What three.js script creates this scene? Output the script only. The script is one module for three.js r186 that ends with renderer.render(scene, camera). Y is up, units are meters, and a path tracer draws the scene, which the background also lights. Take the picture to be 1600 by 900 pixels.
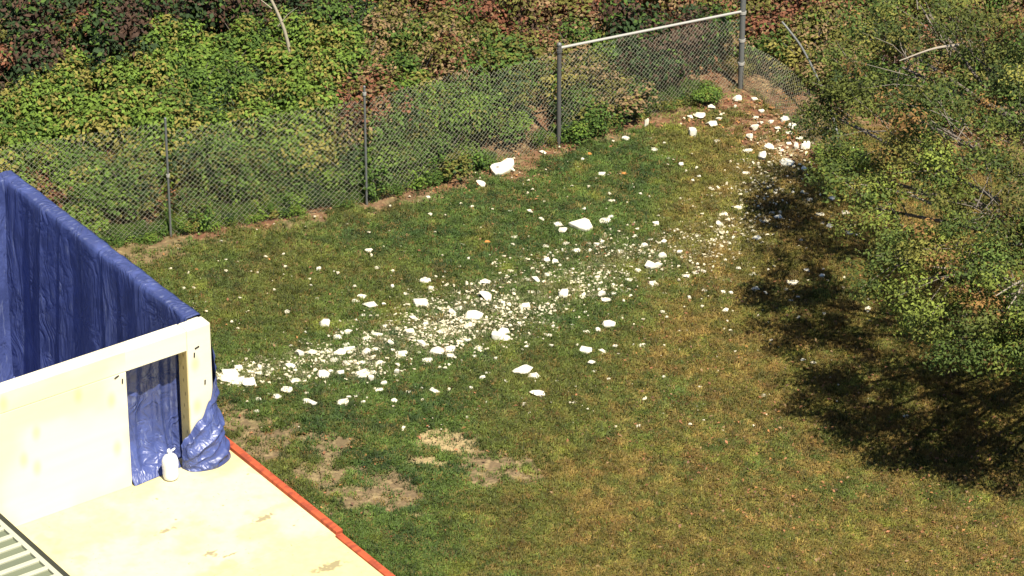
import * as THREE from 'three';
import { Sky } from 'three/addons/objects/Sky.js';
import { ConvexGeometry } from 'three/addons/geometries/ConvexGeometry.js';
import { RoundedBoxGeometry } from 'three/addons/geometries/RoundedBoxGeometry.js';
import { mergeGeometries } from 'three/addons/utils/BufferGeometryUtils.js';

// ---------- camera, sky, sun, exposure ----------
const scene = new THREE.Scene();
const PITCH = 29 * Math.PI / 180, DIST = 62, FOCAL = 6060;           // long lens from a helicopter; pixels of the 1600 x 900 photograph
const camera = new THREE.PerspectiveCamera(2 * Math.atan(450 / FOCAL) * 180 / Math.PI, 16 / 9, 1, 2000);
camera.position.set(0, DIST * Math.sin(PITCH), DIST * Math.cos(PITCH));
camera.lookAt(0, 0, 0);
const SUN = new THREE.Vector3(0.50, 1.72, 0.86).normalize();
const sky = new Sky(); sky.name = 'sky'; sky.scale.setScalar(1500); sky.userData.kind = 'structure';
sky.material.uniforms.sunPosition.value.copy(SUN);
sky.material.uniforms.turbidity.value = 3; sky.material.uniforms.rayleigh.value = 0.5;
sky.material.uniforms.mieCoefficient.value = 0.004;
scene.add(sky);
scene.environmentIntensity = 0.10;
const sun = new THREE.DirectionalLight(new THREE.Color(1, 0.92, 0.78), 5.0);
sun.name = 'sun'; sun.position.copy(SUN).multiplyScalar(60); sun.castShadow = true;
Object.assign(sun.shadow.camera, { left: -16, right: 16, top: 16, bottom: -16, near: 1, far: 120 });
sun.shadow.mapSize.set(4096, 4096); sun.shadow.radius = 1;
scene.add(sun);
const renderer = new THREE.WebGLRenderer({ antialias: true });
renderer.toneMapping = THREE.LinearToneMapping; renderer.toneMappingExposure = 1.68;
renderer.shadowMap.enabled = true;

// ---------- helpers ----------
let seed = 20240611;
const rnd = () => { seed = (seed + 0x6d2b79f5) | 0; let t = Math.imul(seed ^ (seed >>> 15), 1 | seed); t = (t + Math.imul(t ^ (t >>> 7), 61 | t)) ^ t; return ((t ^ (t >>> 14)) >>> 0) / 4294967296; };
const rr = (a, b) => a + (b - a) * rnd(), clamp = (v, a = 0, b = 1) => Math.min(b, Math.max(a, v));
const ss = (a, b, v) => { const t = clamp((v - a) / (b - a)); return t * t * (3 - 2 * t); };
const lerp = (a, b, t) => a + (b - a) * t, mix3 = (a, b, t) => [lerp(a[0], b[0], t), lerp(a[1], b[1], t), lerp(a[2], b[2], t)];
const V = (x, y, z) => new THREE.Vector3(x, y, z);
function hash(i, j) { let h = Math.imul(i, 374761393) + Math.imul(j, 668265263) | 0; h = Math.imul(h ^ (h >>> 13), 1274126177); return ((h ^ (h >>> 16)) >>> 0) / 4294967296; }
function vn(x, y) { const i = Math.floor(x), j = Math.floor(y), u = x - i, v = y - j, a = u * u * (3 - 2 * u), b = v * v * (3 - 2 * v); return lerp(lerp(hash(i, j), hash(i + 1, j), a), lerp(hash(i, j + 1), hash(i + 1, j + 1), a), b); }
function fbm(x, y, n = 4) { let s = 0, a = 0.5, t = 0; for (let k = 0; k < n; k++) { s += a * vn(x, y); t += a; a *= 0.5; x = x * 2.03 + 17.1; y = y * 2.03 + 9.7; } return s / t; }
// the survey of the photograph: the point at height h that a pixel of it shows
const CP = camera.position.clone(), FW = CP.clone().negate().normalize(), UPV = V(1, 0, 0).cross(FW);
function at(px, py, h = 0) {
  const d = FW.clone().multiplyScalar(FOCAL).add(V(px - 800, 0, 0)).addScaledVector(UPV, 450 - py);
  return CP.clone().addScaledVector(d, (h - CP.y) / d.y);
}
const taken = {};
function numbered(n) { const k = taken[n] = (taken[n] ?? -1) + 1; return k ? n + '_' + String(k).padStart(3, '0') : n; }
function sh(o) { o.traverse((m) => { if (m.isMesh) { m.castShadow = true; m.receiveShadow = true; } }); return o; }
function top(o, name, label, category, group, kind) {
  o.name = numbered(name); if (label) o.userData.label = label; if (category) o.userData.category = category;
  if (group) o.userData.group = group; if (kind) o.userData.kind = kind;
  scene.add(sh(o)); return o;
}
function part(parent, name, geo, m) { const o = new THREE.Mesh(geo, m); o.name = name; parent.add(o); return o; }
const mat = (r, g, b, rough = 0.85, extra = {}) => new THREE.MeshStandardMaterial({ color: new THREE.Color().setRGB(r, g, b), roughness: rough, ...extra });
function dataTex(n, f, srgb = true, repeat = 1) {               // f(u, v) -> linear rgb in 0..1
  const d = new Uint8Array(n * n * 4), enc = srgb ? (v) => 255 * (v <= 0.0031308 ? 12.92 * v : 1.055 * Math.pow(v, 1 / 2.4) - 0.055) : (v) => 255 * v;
  for (let j = 0; j < n; j++) for (let i = 0; i < n; i++) { const c = f((i + 0.5) / n, (j + 0.5) / n), k = (j * n + i) * 4; for (let q = 0; q < 3; q++) d[k + q] = enc(clamp(c[q])); d[k + 3] = 255; }
  const t = new THREE.DataTexture(d, n, n); t.magFilter = THREE.LinearFilter; t.minFilter = THREE.LinearMipmapLinearFilter; t.generateMipmaps = true;
  t.wrapS = t.wrapT = THREE.MirroredRepeatWrapping; t.repeat.set(repeat, repeat); if (srgb) t.colorSpace = THREE.SRGBColorSpace; t.needsUpdate = true; return t;
}
// tapered tube through points, radius per point
function tube(pts, rad, sides = 6) {
  const pos = [], idx = [], n = pts.length; let side = V(0, 0, 1);
  for (let i = 0; i < n; i++) {
    const t = pts[Math.min(n - 1, i + 1)].clone().sub(pts[Math.max(0, i - 1)]).normalize();
    if (Math.abs(t.dot(side)) > 0.95) side = V(1, 0, 0);
    const a = side.clone().addScaledVector(t, -side.dot(t)).normalize(), b = t.clone().cross(a), r = typeof rad === 'number' ? rad : lerp(rad[0], rad[1], i / (n - 1));
    for (let s = 0; s < sides; s++) { const w = s / sides * Math.PI * 2; const p = pts[i].clone().addScaledVector(a, Math.cos(w) * r).addScaledVector(b, Math.sin(w) * r); pos.push(p.x, p.y, p.z); }
    if (i) for (let s = 0; s < sides; s++) { const q = (s + 1) % sides, o = (i - 1) * sides, e = i * sides; idx.push(o + s, e + s, o + q, o + q, e + s, e + q); }
  }
  for (const e of [0, n - 1]) { const c = pos.length / 3; pos.push(pts[e].x, pts[e].y, pts[e].z); for (let s = 0; s < sides; s++) { const q = (s + 1) % sides; e ? idx.push(c, e * sides + q, e * sides + s) : idx.push(c, s, q); } }
  const g = new THREE.BufferGeometry(); g.setAttribute('position', new THREE.Float32BufferAttribute(pos, 3)); g.setIndex(idx); g.computeVertexNormals(); return g;
}
function grid(nu, nv, f, uv) {                                   // a sheet from f(u, v)
  const pos = [], tx = [], idx = [];
  for (let j = 0; j <= nv; j++) for (let i = 0; i <= nu; i++) { const p = f(i / nu, j / nv); pos.push(p.x, p.y, p.z); const w = uv ? uv(i / nu, j / nv) : [i / nu, j / nv]; tx.push(...w); }
  for (let j = 0; j < nv; j++) for (let i = 0; i < nu; i++) { const a = j * (nu + 1) + i; idx.push(a, a + 1, a + nu + 1, a + 1, a + nu + 2, a + nu + 1); }
  const g = new THREE.BufferGeometry(); g.setAttribute('position', new THREE.Float32BufferAttribute(pos, 3)); g.setAttribute('uv', new THREE.Float32BufferAttribute(tx, 2)); g.setIndex(idx); g.computeVertexNormals(); return g;
}

// ---------- plan of the yard ----------
// building frame: origin at the foot of the doorway's left edge, a along the front wall, b out of it towards the patio
const Q = at(207, 762), K0 = at(345, 695), K1 = at(600, 900);
const BD = K1.clone().sub(K0).setY(0).normalize(), AD = V(BD.z, 0, -BD.x);
const P = (a, y, b) => V(Q.x + AD.x * a + BD.x * b, y, Q.z + AD.z * a + BD.z * b);
const toAB = (x, z) => [(x - Q.x) * AD.x + (z - Q.z) * AD.z, (x - Q.x) * BD.x + (z - Q.z) * BD.z];
const KA = toAB(K0.x, K0.z)[0] + 0.06;                              // kerb line
const TURN = Math.atan2(-AD.z, AD.x);                              // local x runs along a, local z along b
const FP = [at(-130, 432), at(267, 370), at(573, 320), at(873, 225), at(1157, 137)];
const FH = [2.1, 2.1, 2.12, 1.82, 1.48];                           // height of the fabric at each post
function fenceZ(x) {                                               // z of the fence line, continued past its ends
  for (let i = 1; i < FP.length; i++) if (x <= FP[i].x || i === FP.length - 1) { const a = FP[i - 1], b = FP[i]; return lerp(a.z, b.z, Math.min((x - a.x) / (b.x - a.x), 1)) + Math.max(0, x - FP[4].x) * 0.55; }
}
const behind = (x, z) => fenceZ(x) - z;                            // metres behind the fence
const bank = (x, z) => { const s = Math.max(0, behind(x, z) - 0.15); return Math.min(s, 30) * 0.10 + ss(0, 2, s) * (fbm(x * 0.5, z * 0.5, 3) - 0.4) * 0.35; };
const onPatio = (x, z) => { const [a, b] = toAB(x, z); return a < KA + 0.02 && b > -0.4 || a < 1.56 && b > -6.1; };
const inside = (x, z) => { const [a, b] = toAB(x, z); return a < 1.30 && b < -0.12 && b > -5.8; };
const groundY = (x, z) => inside(x, z) ? -1.9 : onPatio(x, z) ? -0.05 : bank(x, z) + (fbm(x * 0.9, z * 0.9, 3) - 0.5) * 0.03;
// debris fan: a polyline of the ground with a width and a strength
const BAND = [[345, 588, 12, 1], [430, 578, 20, .8], [540, 565, 28, .95], [650, 525, 36, 1], [760, 490, 38, 1], [850, 450, 36, .8], [960, 410, 34, .65], [1080, 395, 32, .5], [1180, 340, 30, .35], [1215, 240, 26, .4]].map(([x, y, w, s]) => ({ p: at(x, y), w: w / 47, s }));
function dust(x, z) {
  let best = 0;
  for (let i = 1; i < BAND.length; i++) {
    const A = BAND[i - 1], B = BAND[i], dx = B.p.x - A.p.x, dz = B.p.z - A.p.z, t = clamp(((x - A.p.x) * dx + (z - A.p.z) * dz) / (dx * dx + dz * dz));
    const d = Math.hypot(x - A.p.x - dx * t, z - A.p.z - dz * t) / lerp(A.w, B.w, t);
    best = Math.max(best, Math.exp(-d * d) * lerp(A.s, B.s, t));
  }
  return best;
}
// bare patches: pixel centre, half sizes in pixels, colour, strength
const STRAW = [0.36, 0.27, 0.13], SOIL = [0.165, 0.115, 0.058], RUST = [0.17, 0.07, 0.035], TAN = [0.19, 0.12, 0.06];
const PATCH = [[705, 690, 52, 17, STRAW, 1], [660, 720, 32, 9, STRAW, .9], [790, 728, 70, 26, SOIL, 1], [825, 745, 40, 12, TAN, .8], [590, 775, 72, 34, SOIL, 1], [572, 757, 34, 14, STRAW, .7], [600, 790, 48, 18, TAN, .9], [490, 745, 62, 18, SOIL, .9],
  [515, 690, 45, 22, SOIL, .9], [400, 685, 70, 38, SOIL, .95], [360, 655, 40, 30, SOIL, .8], [655, 806, 34, 9, STRAW, .7], [505, 800, 34, 14, STRAW, .55], [240, 395, 90, 26, TAN, .7], [330, 380, 60, 16, SOIL, .6], [450, 352, 80, 12, SOIL, .6], [690, 292, 60, 12, RUST, .8], [800, 268, 60, 14, RUST, .85],
  [640, 310, 80, 10, SOIL, .7], [1080, 190, 60, 14, RUST, .9], [1190, 195, 80, 44, RUST, .95], [1250, 240, 60, 30, RUST, .8], [1140, 160, 60, 22, RUST, 1], [850, 235, 50, 12, RUST, .6], [950, 215, 60, 12, SOIL, .7], [830, 310, 50, 10, RUST, .35], [1090, 430, 60, 26, RUST, .3], [930, 530, 70, 26, SOIL, .3], [1270, 450, 70, 40, SOIL, .5],
  [1500, 800, 80, 40, RUST, .3], [1180, 780, 120, 36, TAN, .35], [1560, 880, 60, 24, RUST, .35]].map(([x, y, w, h, c, s]) => ({ p: at(x, y), w: w / 97 * (c === RUST ? 1.3 : 1.1), h: h / 47 * (c === RUST ? 1.3 : 1.1), c, s }));
function bare(x, z) {                                              // [strength, colour]
  const n = fbm(x * 2.2 + 40, z * 2.2, 4) - 0.5, n2 = fbm(x * 9, z * 9 + 7, 3) - 0.5; let s = 0, c = SOIL;
  for (const q of PATCH) { const d = Math.hypot((x - q.p.x) / q.w, (z - q.p.z) / q.h) + n * 1.3 + n2 * 1.3, k = q.s * ss(1.25, 0.3, d); if (k > s) { s = k; c = q.c; } }
  const bk = behind(x, z), ed = 0.35 + 0.25 * ss(-3.5, -1, x); if (bk > -ed - 0.3) { const k = ss(-ed, -ed * 0.3, bk + n * 1.2 + n2 * 0.4); if (k > s) { s = k; c = mix3(SOIL, RUST, 0.35 + 0.5 * ss(0.35, 0.6, fbm(x * 0.9, z * 0.9 + 3, 2))); } }
  return [s, c];
}
const GREEN = [0.066, 0.104, 0.020], DEEP = [0.036, 0.070, 0.018], OLIVE = [0.118, 0.112, 0.022], DRY = [0.21, 0.132, 0.038], DUST = [0.62, 0.54, 0.33];
function turf(x, z) {                                              // colour of the grass itself
  const n = fbm(x * 0.55 + 3, z * 0.55 + 8, 4), m = fbm(x * 2.7 + 31, z * 2.7, 3), f = fbm(x * 9 + 5, z * 9 + 71, 2);
  const dry = ss(0.5, 3.2, x + 0.35 * z - 0.4) * 0.5 + ss(2, -6, z) * 0.12;       // the right foreground is parched
  let c = mix3(GREEN, DEEP, ss(0.45, 0.75, m) * (1 - dry));
  c = mix3(c, OLIVE, ss(0.35, 0.72, n - 0.06 + dry * 0.5) * (0.55 + 0.4 * ss(-1, 3, x)));
  c = mix3(c, [0.155, 0.17, 0.026], ss(0.66, 0.8, fbm(x * 1.6 + 77, z * 1.6 + 13, 3)) * 0.6);
  c = mix3(c, DRY, ss(0.52, 0.8, f * 0.5 + m * 0.35 + dry * 0.42) * 0.8);
  return c;
}
function groundColour(x, z) {
  const [s, c0] = bare(x, z), f = 0.6 + 0.8 * fbm(x * 22, z * 22, 3), c = mix3(c0, STRAW, ss(0.5, 0.75, fbm(x * 14 + 3, z * 20, 3)) * 0.55);
  let k = mix3(mix3(turf(x, z), SOIL, 0.35), c, s).map((v) => v * f);
  const d = dust(x, z), g = vn(x * 26 + 9, z * 26) * 0.6 + vn(x * 61, z * 61 + 4) * 0.4;
  return mix3(k, DUST, ss(0.62, 0.9, g + d * 0.42) * ss(0.12, 0.5, d) * 0.9);
}

// ---------- the setting ----------
{
  const xs = []; for (let v = -14; v <= 14.001; v += 0.2) xs.push(v);
  const far = [-600, -200, -80, -40, -25, -18], zs = [...far, ...xs, 18, 25, 40, 80, 200, 600], xx = [...far, ...xs, 18, 25, 40, 80, 200, 600];
  const g = grid(xx.length - 1, zs.length - 1, (u, v) => { const x = xx[Math.round(u * (xx.length - 1))], z = zs[zs.length - 1 - Math.round(v * (zs.length - 1))]; return V(x, groundY(x, z), z); },
    (u, v) => { const x = xx[Math.round(u * (xx.length - 1))], z = zs[zs.length - 1 - Math.round(v * (zs.length - 1))]; return [(x + 12) / 24, (z + 12) / 24]; });
  const map = dataTex(1536, (u, v) => groundColour(u * 24 - 12, v * 24 - 12));
  const bump = dataTex(512, (u, v) => { const h = fbm(u * 60, v * 60, 4); return [h, h, h]; }, false, 8);
  top(new THREE.Mesh(g, new THREE.MeshStandardMaterial({ map, bumpMap: bump, bumpScale: 0.03, roughness: 1 })), 'ground', null, null, null, 'structure');
}
// concrete patio: two slabs with a joint between them
const PMARK = [[258, 833, .19, .05], [330, 868, .1, .1], [415, 812, .22, .07], [515, 888, .3, .1], [275, 815, .02, .03], [348, 793, .02, .02], [245, 783, .02, .04], [388, 744, .03, .02], [460, 824, .025, .02], [360, 870, .16, .025]].map(([x, y, w, h]) => [...toAB(at(x, y).x, at(x, y).z), w, h]);
{
  const JB = toAB(at(450, 858).x, at(450, 858).z)[1];
  const tex = dataTex(1024, (u, v) => {
    const a = u * 10 - 7, b = v * 8 - 1; let c = [0.63, 0.54, 0.27]; const n = fbm(a * 1.3, b * 1.3, 4), f = fbm(a * 14, b * 14, 3);
    c = mix3(c, [0.68, 0.61, 0.37], ss(0.4, 0.65, n)); c = c.map((q) => q * (0.9 + 0.2 * f));
    const st = ss(0.66, 0.80, fbm(a * 2.3 + 9, b * 2.3 + 4, 4)) * 0.35; c = mix3(c, [0.36, 0.29, 0.15], st);
    if (vn(a * 31, b * 31) > 0.965) c = mix3(c, [0.22, 0.18, 0.1], 0.7);
    for (const [px, py, la, lb] of PMARK) { const d = Math.hypot((a - px) / la, (b - py) / lb) + (vn(a * 25, b * 25) - 0.5) * 1.2; c = mix3(c, [0.20, 0.165, 0.09], ss(1, 0.4, d) * 0.75); }
    return c;
  });
  tex.wrapS = tex.wrapT = THREE.RepeatWrapping;
  const m = new THREE.MeshStandardMaterial({ map: tex, roughness: 0.85 });
  const grp = new THREE.Group(); grp.position.copy(Q); grp.rotation.y = TURN;
  for (const [b0, b1] of [[-0.245, JB - 0.009], [JB + 0.009, 7.5]]) {
    const a0 = -8, a1 = KA - 0.05, back = b0 < 0;
    const s = new THREE.Shape(); if (back) { s.moveTo(a0, -b0); s.lineTo(a1, -b0); s.lineTo(a1, -b1); s.lineTo(a0, -b1); } else { s.moveTo(a0, -b0); s.lineTo(a1, -b0); s.lineTo(a1, -b1); s.lineTo(a0, -b1); }
    const g = new THREE.ExtrudeGeometry(s, { depth: 0.14, bevelEnabled: true, bevelThickness: 0.006, bevelSize: 0.006, bevelSegments: 1 }); g.rotateX(-Math.PI / 2); g.translate(0, -0.111, 0);
    const p = g.attributes.position, uv = g.attributes.uv; for (let i = 0; i < p.count; i++) uv.setXY(i, (p.getX(i) + 7) / 10, (p.getZ(i) + 1) / 8);
    part(grp, 'slab', g, m);
  }
  top(grp, 'patio', null, null, null, 'structure');
}
// red edging boards along the patio
{
  const tex = dataTex(256, (u, v) => { const n = fbm(u * 30, v * 4, 4); return mix3([0.46, 0.085, 0.028], [0.30, 0.055, 0.022], ss(0.4, 0.7, n)).map((q) => q * (0.85 + 0.3 * fbm(u * 90, v * 9, 2))); });
  const m = new THREE.MeshStandardMaterial({ map: tex, roughness: 0.8 }), grp = new THREE.Group(); grp.position.copy(Q); grp.rotation.y = TURN;
  const bs = [[toAB(K0.x, K0.z)[1] - 0.15, toAB(at(531, 838).x, at(531, 838).z)[1], KA, 0.10], [toAB(at(531, 838).x, at(531, 838).z)[1] + 0.02, 6.5, KA - 0.035, 0.07]];
  for (const [b0, b1, a, h] of bs) { const g = new RoundedBoxGeometry(0.115, h + 0.08, b1 - b0, 2, 0.012); const p = g.attributes.position, uv = g.attributes.uv; for (let i = 0; i < p.count; i++) uv.setXY(i, p.getZ(i) * 0.5, p.getX(i) * 2 + p.getY(i)); g.translate(a, h / 2 - 0.04, (b0 + b1) / 2); part(grp, 'edging_board', g, m); }
  top(grp, 'patio_edging', 'red edging boards between the pale patio and the lawn', 'edging');
}

// ---------- roofless enclosure: pale walls, blue tarpaulins ----------
const H = 2.30, T = 0.26, AE = 1.44, LB = 5.88;
const wood = dataTex(1024, (u, v) => {
  const x = u * 6, y = v * 3; let c = [0.74, 0.67, 0.44]; const g = fbm(x * 0.8 + 3, y * 9, 4), n = fbm(x * 1.1, y * 1.1 + 6, 3);
  c = mix3(c, [0.80, 0.75, 0.57], ss(0.35, 0.65, n)); c = c.map((q) => q * (0.94 + 0.12 * g));
  for (let k = 0; k < 26; k++) { const kx = hash(k, 5) * 6, ky = hash(k, 11) * 3, d = Math.hypot((x - kx) / 0.05, (y - ky) / 0.09); if (d < 2.2) c = mix3(c, [0.60, 0.51, 0.20], ss(2.2, 0.2, d) * 0.55); }
  return c;
}, true);
wood.wrapS = wood.wrapT = THREE.RepeatWrapping;
const woodM = new THREE.MeshStandardMaterial({ map: wood, roughness: 0.8 });
const jamb = new THREE.MeshStandardMaterial({ map: dataTex(256, (u, v) => { let c = mix3([0.62, 0.52, 0.24], [0.52, 0.42, 0.17], fbm(u * 6, v * 40, 3)); for (let k = 0; k < 9; k++) { const d = Math.hypot((u - 0.3 - 0.4 * hash(k, 3)) / 0.07, (v - (k + 0.5) / 9) / 0.018); c = mix3(c, [0.14, 0.1, 0.04], ss(1.4, 0.4, d) * 0.8); } return c; }), roughness: 0.85 });
const dark = mat(0.02, 0.018, 0.015, 0.8);
function boxAB(a0, a1, y0, y1, b0, b1, r = 0.012) {               // box in the building's frame with uv in metres
  const g = new RoundedBoxGeometry(a1 - a0, y1 - y0, b1 - b0, 2, r); g.translate((a0 + a1) / 2, (y0 + y1) / 2, (b0 + b1) / 2);
  const p = g.attributes.position, uv = g.attributes.uv; for (let i = 0; i < p.count; i++) uv.setXY(i, (p.getX(i) + p.getZ(i) * 0.7) / 6, p.getY(i) / 3); return g;
}
const DH = 1.98, DA = 1.03, F = 0.033, PIT = -1.55;              // the floor inside lies lower than the patio
{
  const grp = new THREE.Group(); grp.position.copy(Q); grp.rotation.y = TURN;
  part(grp, 'wall_panel', boxAB(-6, 0, F, H - 0.34, -T, 0, 0.01), woodM);
  part(grp, 'lintel_beam', boxAB(-6, DA - 0.004, H - 0.336, H, -T - 0.002, 0.003, 0.014), woodM);
  const post = part(grp, 'corner_post', boxAB(DA, AE, F, H + 0.004, -T, 0, 0.03), woodM);
  const jg = new THREE.BoxGeometry(0.012, DH - F - 0.01, T - 0.03); jg.translate(DA - 0.0065, (DH + F) / 2 - 0.02, -T / 2); part(post, 'jamb_face', jg, jamb);
  for (const [a, y, r] of [[-0.16, 1.93, 0.4], [-0.07, 1.83, 1.5], [1.19, 1.97, 0.25], [1.14, 1.86, 1.5], [1.30, 1.35, 1.5]]) { const g = new THREE.BoxGeometry(0.075, 0.018, 0.012); g.rotateZ(r); g.translate(a, y, 0.006); part(grp, 'metal_staple', g, dark); }
  top(grp, 'front_wall', 'pale yellow timber wall with an open doorway at its end', 'wall');
}
{
  const grp = new THREE.Group(); grp.position.copy(Q); grp.rotation.y = TURN;
  part(grp, 'side_panel', boxAB(AE - 0.22, AE - 0.03, PIT - 0.2, H - 0.03, -LB, -T - 0.005), woodM);
  part(grp, 'rear_panel', boxAB(-6, AE - 0.225, PIT - 0.2, H - 0.03, -LB, -LB + 0.19), woodM);
  part(grp, 'retaining_panel', boxAB(-6, AE - 0.225, PIT - 0.2, F - 0.15, -T, -T + 0.012, 0.004), woodM);
  part(grp, 'floor_slab', boxAB(-6, AE - 0.225, PIT - 0.1, PIT, -LB + 0.195, -T - 0.005), woodM);
  top(grp, 'rear_wall', 'side and rear walls hidden beneath the blue tarpaulin', 'wall');
}
const wrink = dataTex(512, (u, v) => { const a = fbm(u * 15 + 4 * fbm(u * 5, v * 4, 2), v * 6 + 2 * fbm(u * 4, v * 7, 2), 4), r = 1 - Math.abs(2 * a - 1), b = vn(u * 90, v * 90), h = clamp(Math.pow(r, 2.5) * 0.8 + b * 0.1); return [h, h, h]; }, false, 1);
const tarpMap = dataTex(512, (u, v) => { const n = fbm(u * 8, v * 8, 4), f = fbm(u * 60, v * 12, 3); let c = mix3([0.048, 0.066, 0.190], [0.068, 0.092, 0.255], ss(0.35, 0.65, n)); return mix3(c, [0.17, 0.20, 0.34], ss(0.62, 0.78, f) * 0.5); });
const tarpM = new THREE.MeshPhysicalMaterial({ map: tarpMap, bumpMap: wrink, bumpScale: 0.022, roughness: 0.36, side: THREE.DoubleSide, clearcoat: 0.12, clearcoatRoughness: 0.35 });
const L = (a, y, b) => V(a, y, b);
// hanging cloth: broad soft waves with a few sharp creases
function pleat(s, low) { let w = 0.9 * (fbm(s * 0.9 + 11, low * 0.5, 2) - 0.5) + 0.35 * Math.sin(s * 4.1 + 2 * fbm(s * 0.7, 2, 2)); const c = s * 1.35 + 0.4 * Math.sin(s * 2.7), f = c - Math.floor(c); w += 0.9 * (Math.pow(1 - f, 4) - 0.2) * ss(0, 0.05, f) * (0.3 + 0.7 * hash(Math.floor(c), 7)); return w; }
function fold(s, k) { const n = s * 2.1 + 1.3 * fbm(s * 0.8, k, 2); const w = Math.sin(n * 5.2) * 0.5 + Math.sin(n * 11.7 + 1.3 + k) * 0.3 + (fbm(s * 5, k * 3, 2) - 0.5) * 1.2; return Math.sign(w) * Math.pow(Math.abs(w), 0.8); }
{
  const grp = new THREE.Group(); grp.position.copy(Q); grp.rotation.y = TURN;
  // over the side wall: up the inside, across the top, down the outside
  const HI = H - PIT, prof = (v) => { const i = 0.54, t = 0.62; if (v < i) return [0, lerp(PIT, H - 0.02, v / i), 1]; if (v < t) { const w = (v - i) / (t - i); return [w, H + 0.008 * Math.sin(w * Math.PI), 0]; } return [1, (1 - (v - t) / (1 - t)) * (H - 0.02), -1]; };
  part(grp, 'side_sheet', grid(300, 84, (u, v) => {
    const b = lerp(-T - 0.02, -LB - 0.05, u), [w, y0, sd] = prof(v), low = clamp(sd > 0 ? (H - y0) / HI : 1 - y0 / H); const sl = b + low * (0.30 * Math.sin(b * 1.3 + 0.6) + 0.35 * (fbm(b * 1.1, low * 1.5, 2) - 0.5));
    const d = 0.028 + (0.012 + 0.30 * Math.pow(low, 0.55)) * 0.5 * (pleat(sl, low) + 0.35) + 0.02 * (fbm(b * 6, low * 9, 3) - 0.5) * ss(0, 0.1, low);
    const a = sd > 0 ? AE - 0.22 - Math.max(0.012, d) : sd < 0 ? AE - 0.03 + Math.max(0.012, d * 0.6) + 0.03 * low : lerp(AE - 0.25, AE - 0.005, w) + (fbm(b * 4, w * 2, 2) - 0.5) * 0.02;
    return L(a, Math.max(sd > 0 ? PIT + 0.006 : F + 0.006, y0 + (sd === 0 ? (fbm(b * 5, w * 3, 3) - 0.5) * 0.03 : 0) + 0.012), b);
  }, (u, v) => [u * 3, v * 2.4]), tarpM);
  part(grp, 'rear_sheet', grid(160, 60, (u, v) => {
    const a = lerp(AE - 0.26, -5.6, u), y = v < 0.85 ? lerp(PIT, H, v / 0.85) : H + 0.012, low = clamp((H - y) / HI);
    const d = 0.03 + (0.012 + 0.14 * Math.pow(low, 0.6)) * 0.5 * (pleat(a + 9, low) + 0.35);
    return L(a, Math.max(PIT + 0.006, y + 0.008), v < 0.85 ? -LB + 0.19 + Math.max(0.012, d) : lerp(-LB + 0.22, -LB - 0.03, (v - 0.85) / 0.15));
  }, (u, v) => [u * 3, v * 1.6]), tarpM);
  part(grp, 'floor_sheet', grid(120, 90, (u, v) => { const a = lerp(AE - 0.28, -5.6, u), b = lerp(-0.5, -LB + 0.22, v), r = 1 - Math.abs(2 * fbm(a * 1.1 + b * 0.3, b * 0.8, 3) - 1); return L(a, PIT + 0.015 + 0.16 * Math.pow(r, 4) + 0.35 * ss(0.7, 0, AE - 0.28 - a) * fbm(b * 2, 3, 2), b); }, (u, v) => [u * 3, v * 3]), tarpM);
  top(grp, 'blue_tarpaulin', 'creased blue tarpaulin draped over the side and rear walls', 'tarpaulin');
}
{
  const grp = new THREE.Group(); grp.position.copy(Q); grp.rotation.y = TURN;
  part(grp, 'hanging_sheet', grid(90, 110, (u, v) => {
    const a = lerp(-0.12, DA + 0.13, u), y = lerp(F + 0.012, H - 0.35, v), low = 1 - v, kick = Math.pow(low, 5) * ss(1.0, 0.55, u);
    const d = (0.02 + 0.05 * Math.pow(low, 0.5)) * fold(a * 1.6 + 4 + low * 0.12 * Math.sin(a * 7), 0.3 + low * 0.3) + 0.018 * (fbm(a * 7, y * 5, 3) - 0.5);
    return L(clamp(a, low < 0.985 ? -0.12 : 0.02, DA + 0.2), y, -T - 0.13 + Math.max(-0.1, d) * 0.9 + kick * (T + 0.10) * ss(-0.1, 0.1, a));
  }, (u, v) => [u * 0.6, v * 1.1]), tarpM);
  // heap at its foot, spilling over the sill
  part(grp, 'sheet_foot', grid(60, 24, (u, v) => { const a = lerp(0.015, 0.86, u), b = lerp(-T - 0.08, 0.05 - 0.07 * u, v), e = Math.sin(v * Math.PI * 0.93 + 0.2); return L(a, F + 0.008 + Math.max(0, e) * (0.10 + 0.07 * fbm(a * 5, 1, 2)) * (1 - 0.3 * u) + 0.035 * (fbm(a * 8 + b * 5, b * 9, 3) - 0.4) * e, b); }, (u, v) => [u * 0.6, v * 0.2]), tarpM);
  top(grp, 'doorway_tarpaulin', 'blue tarpaulin hanging across the inside of the doorway', 'tarpaulin');
}
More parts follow.
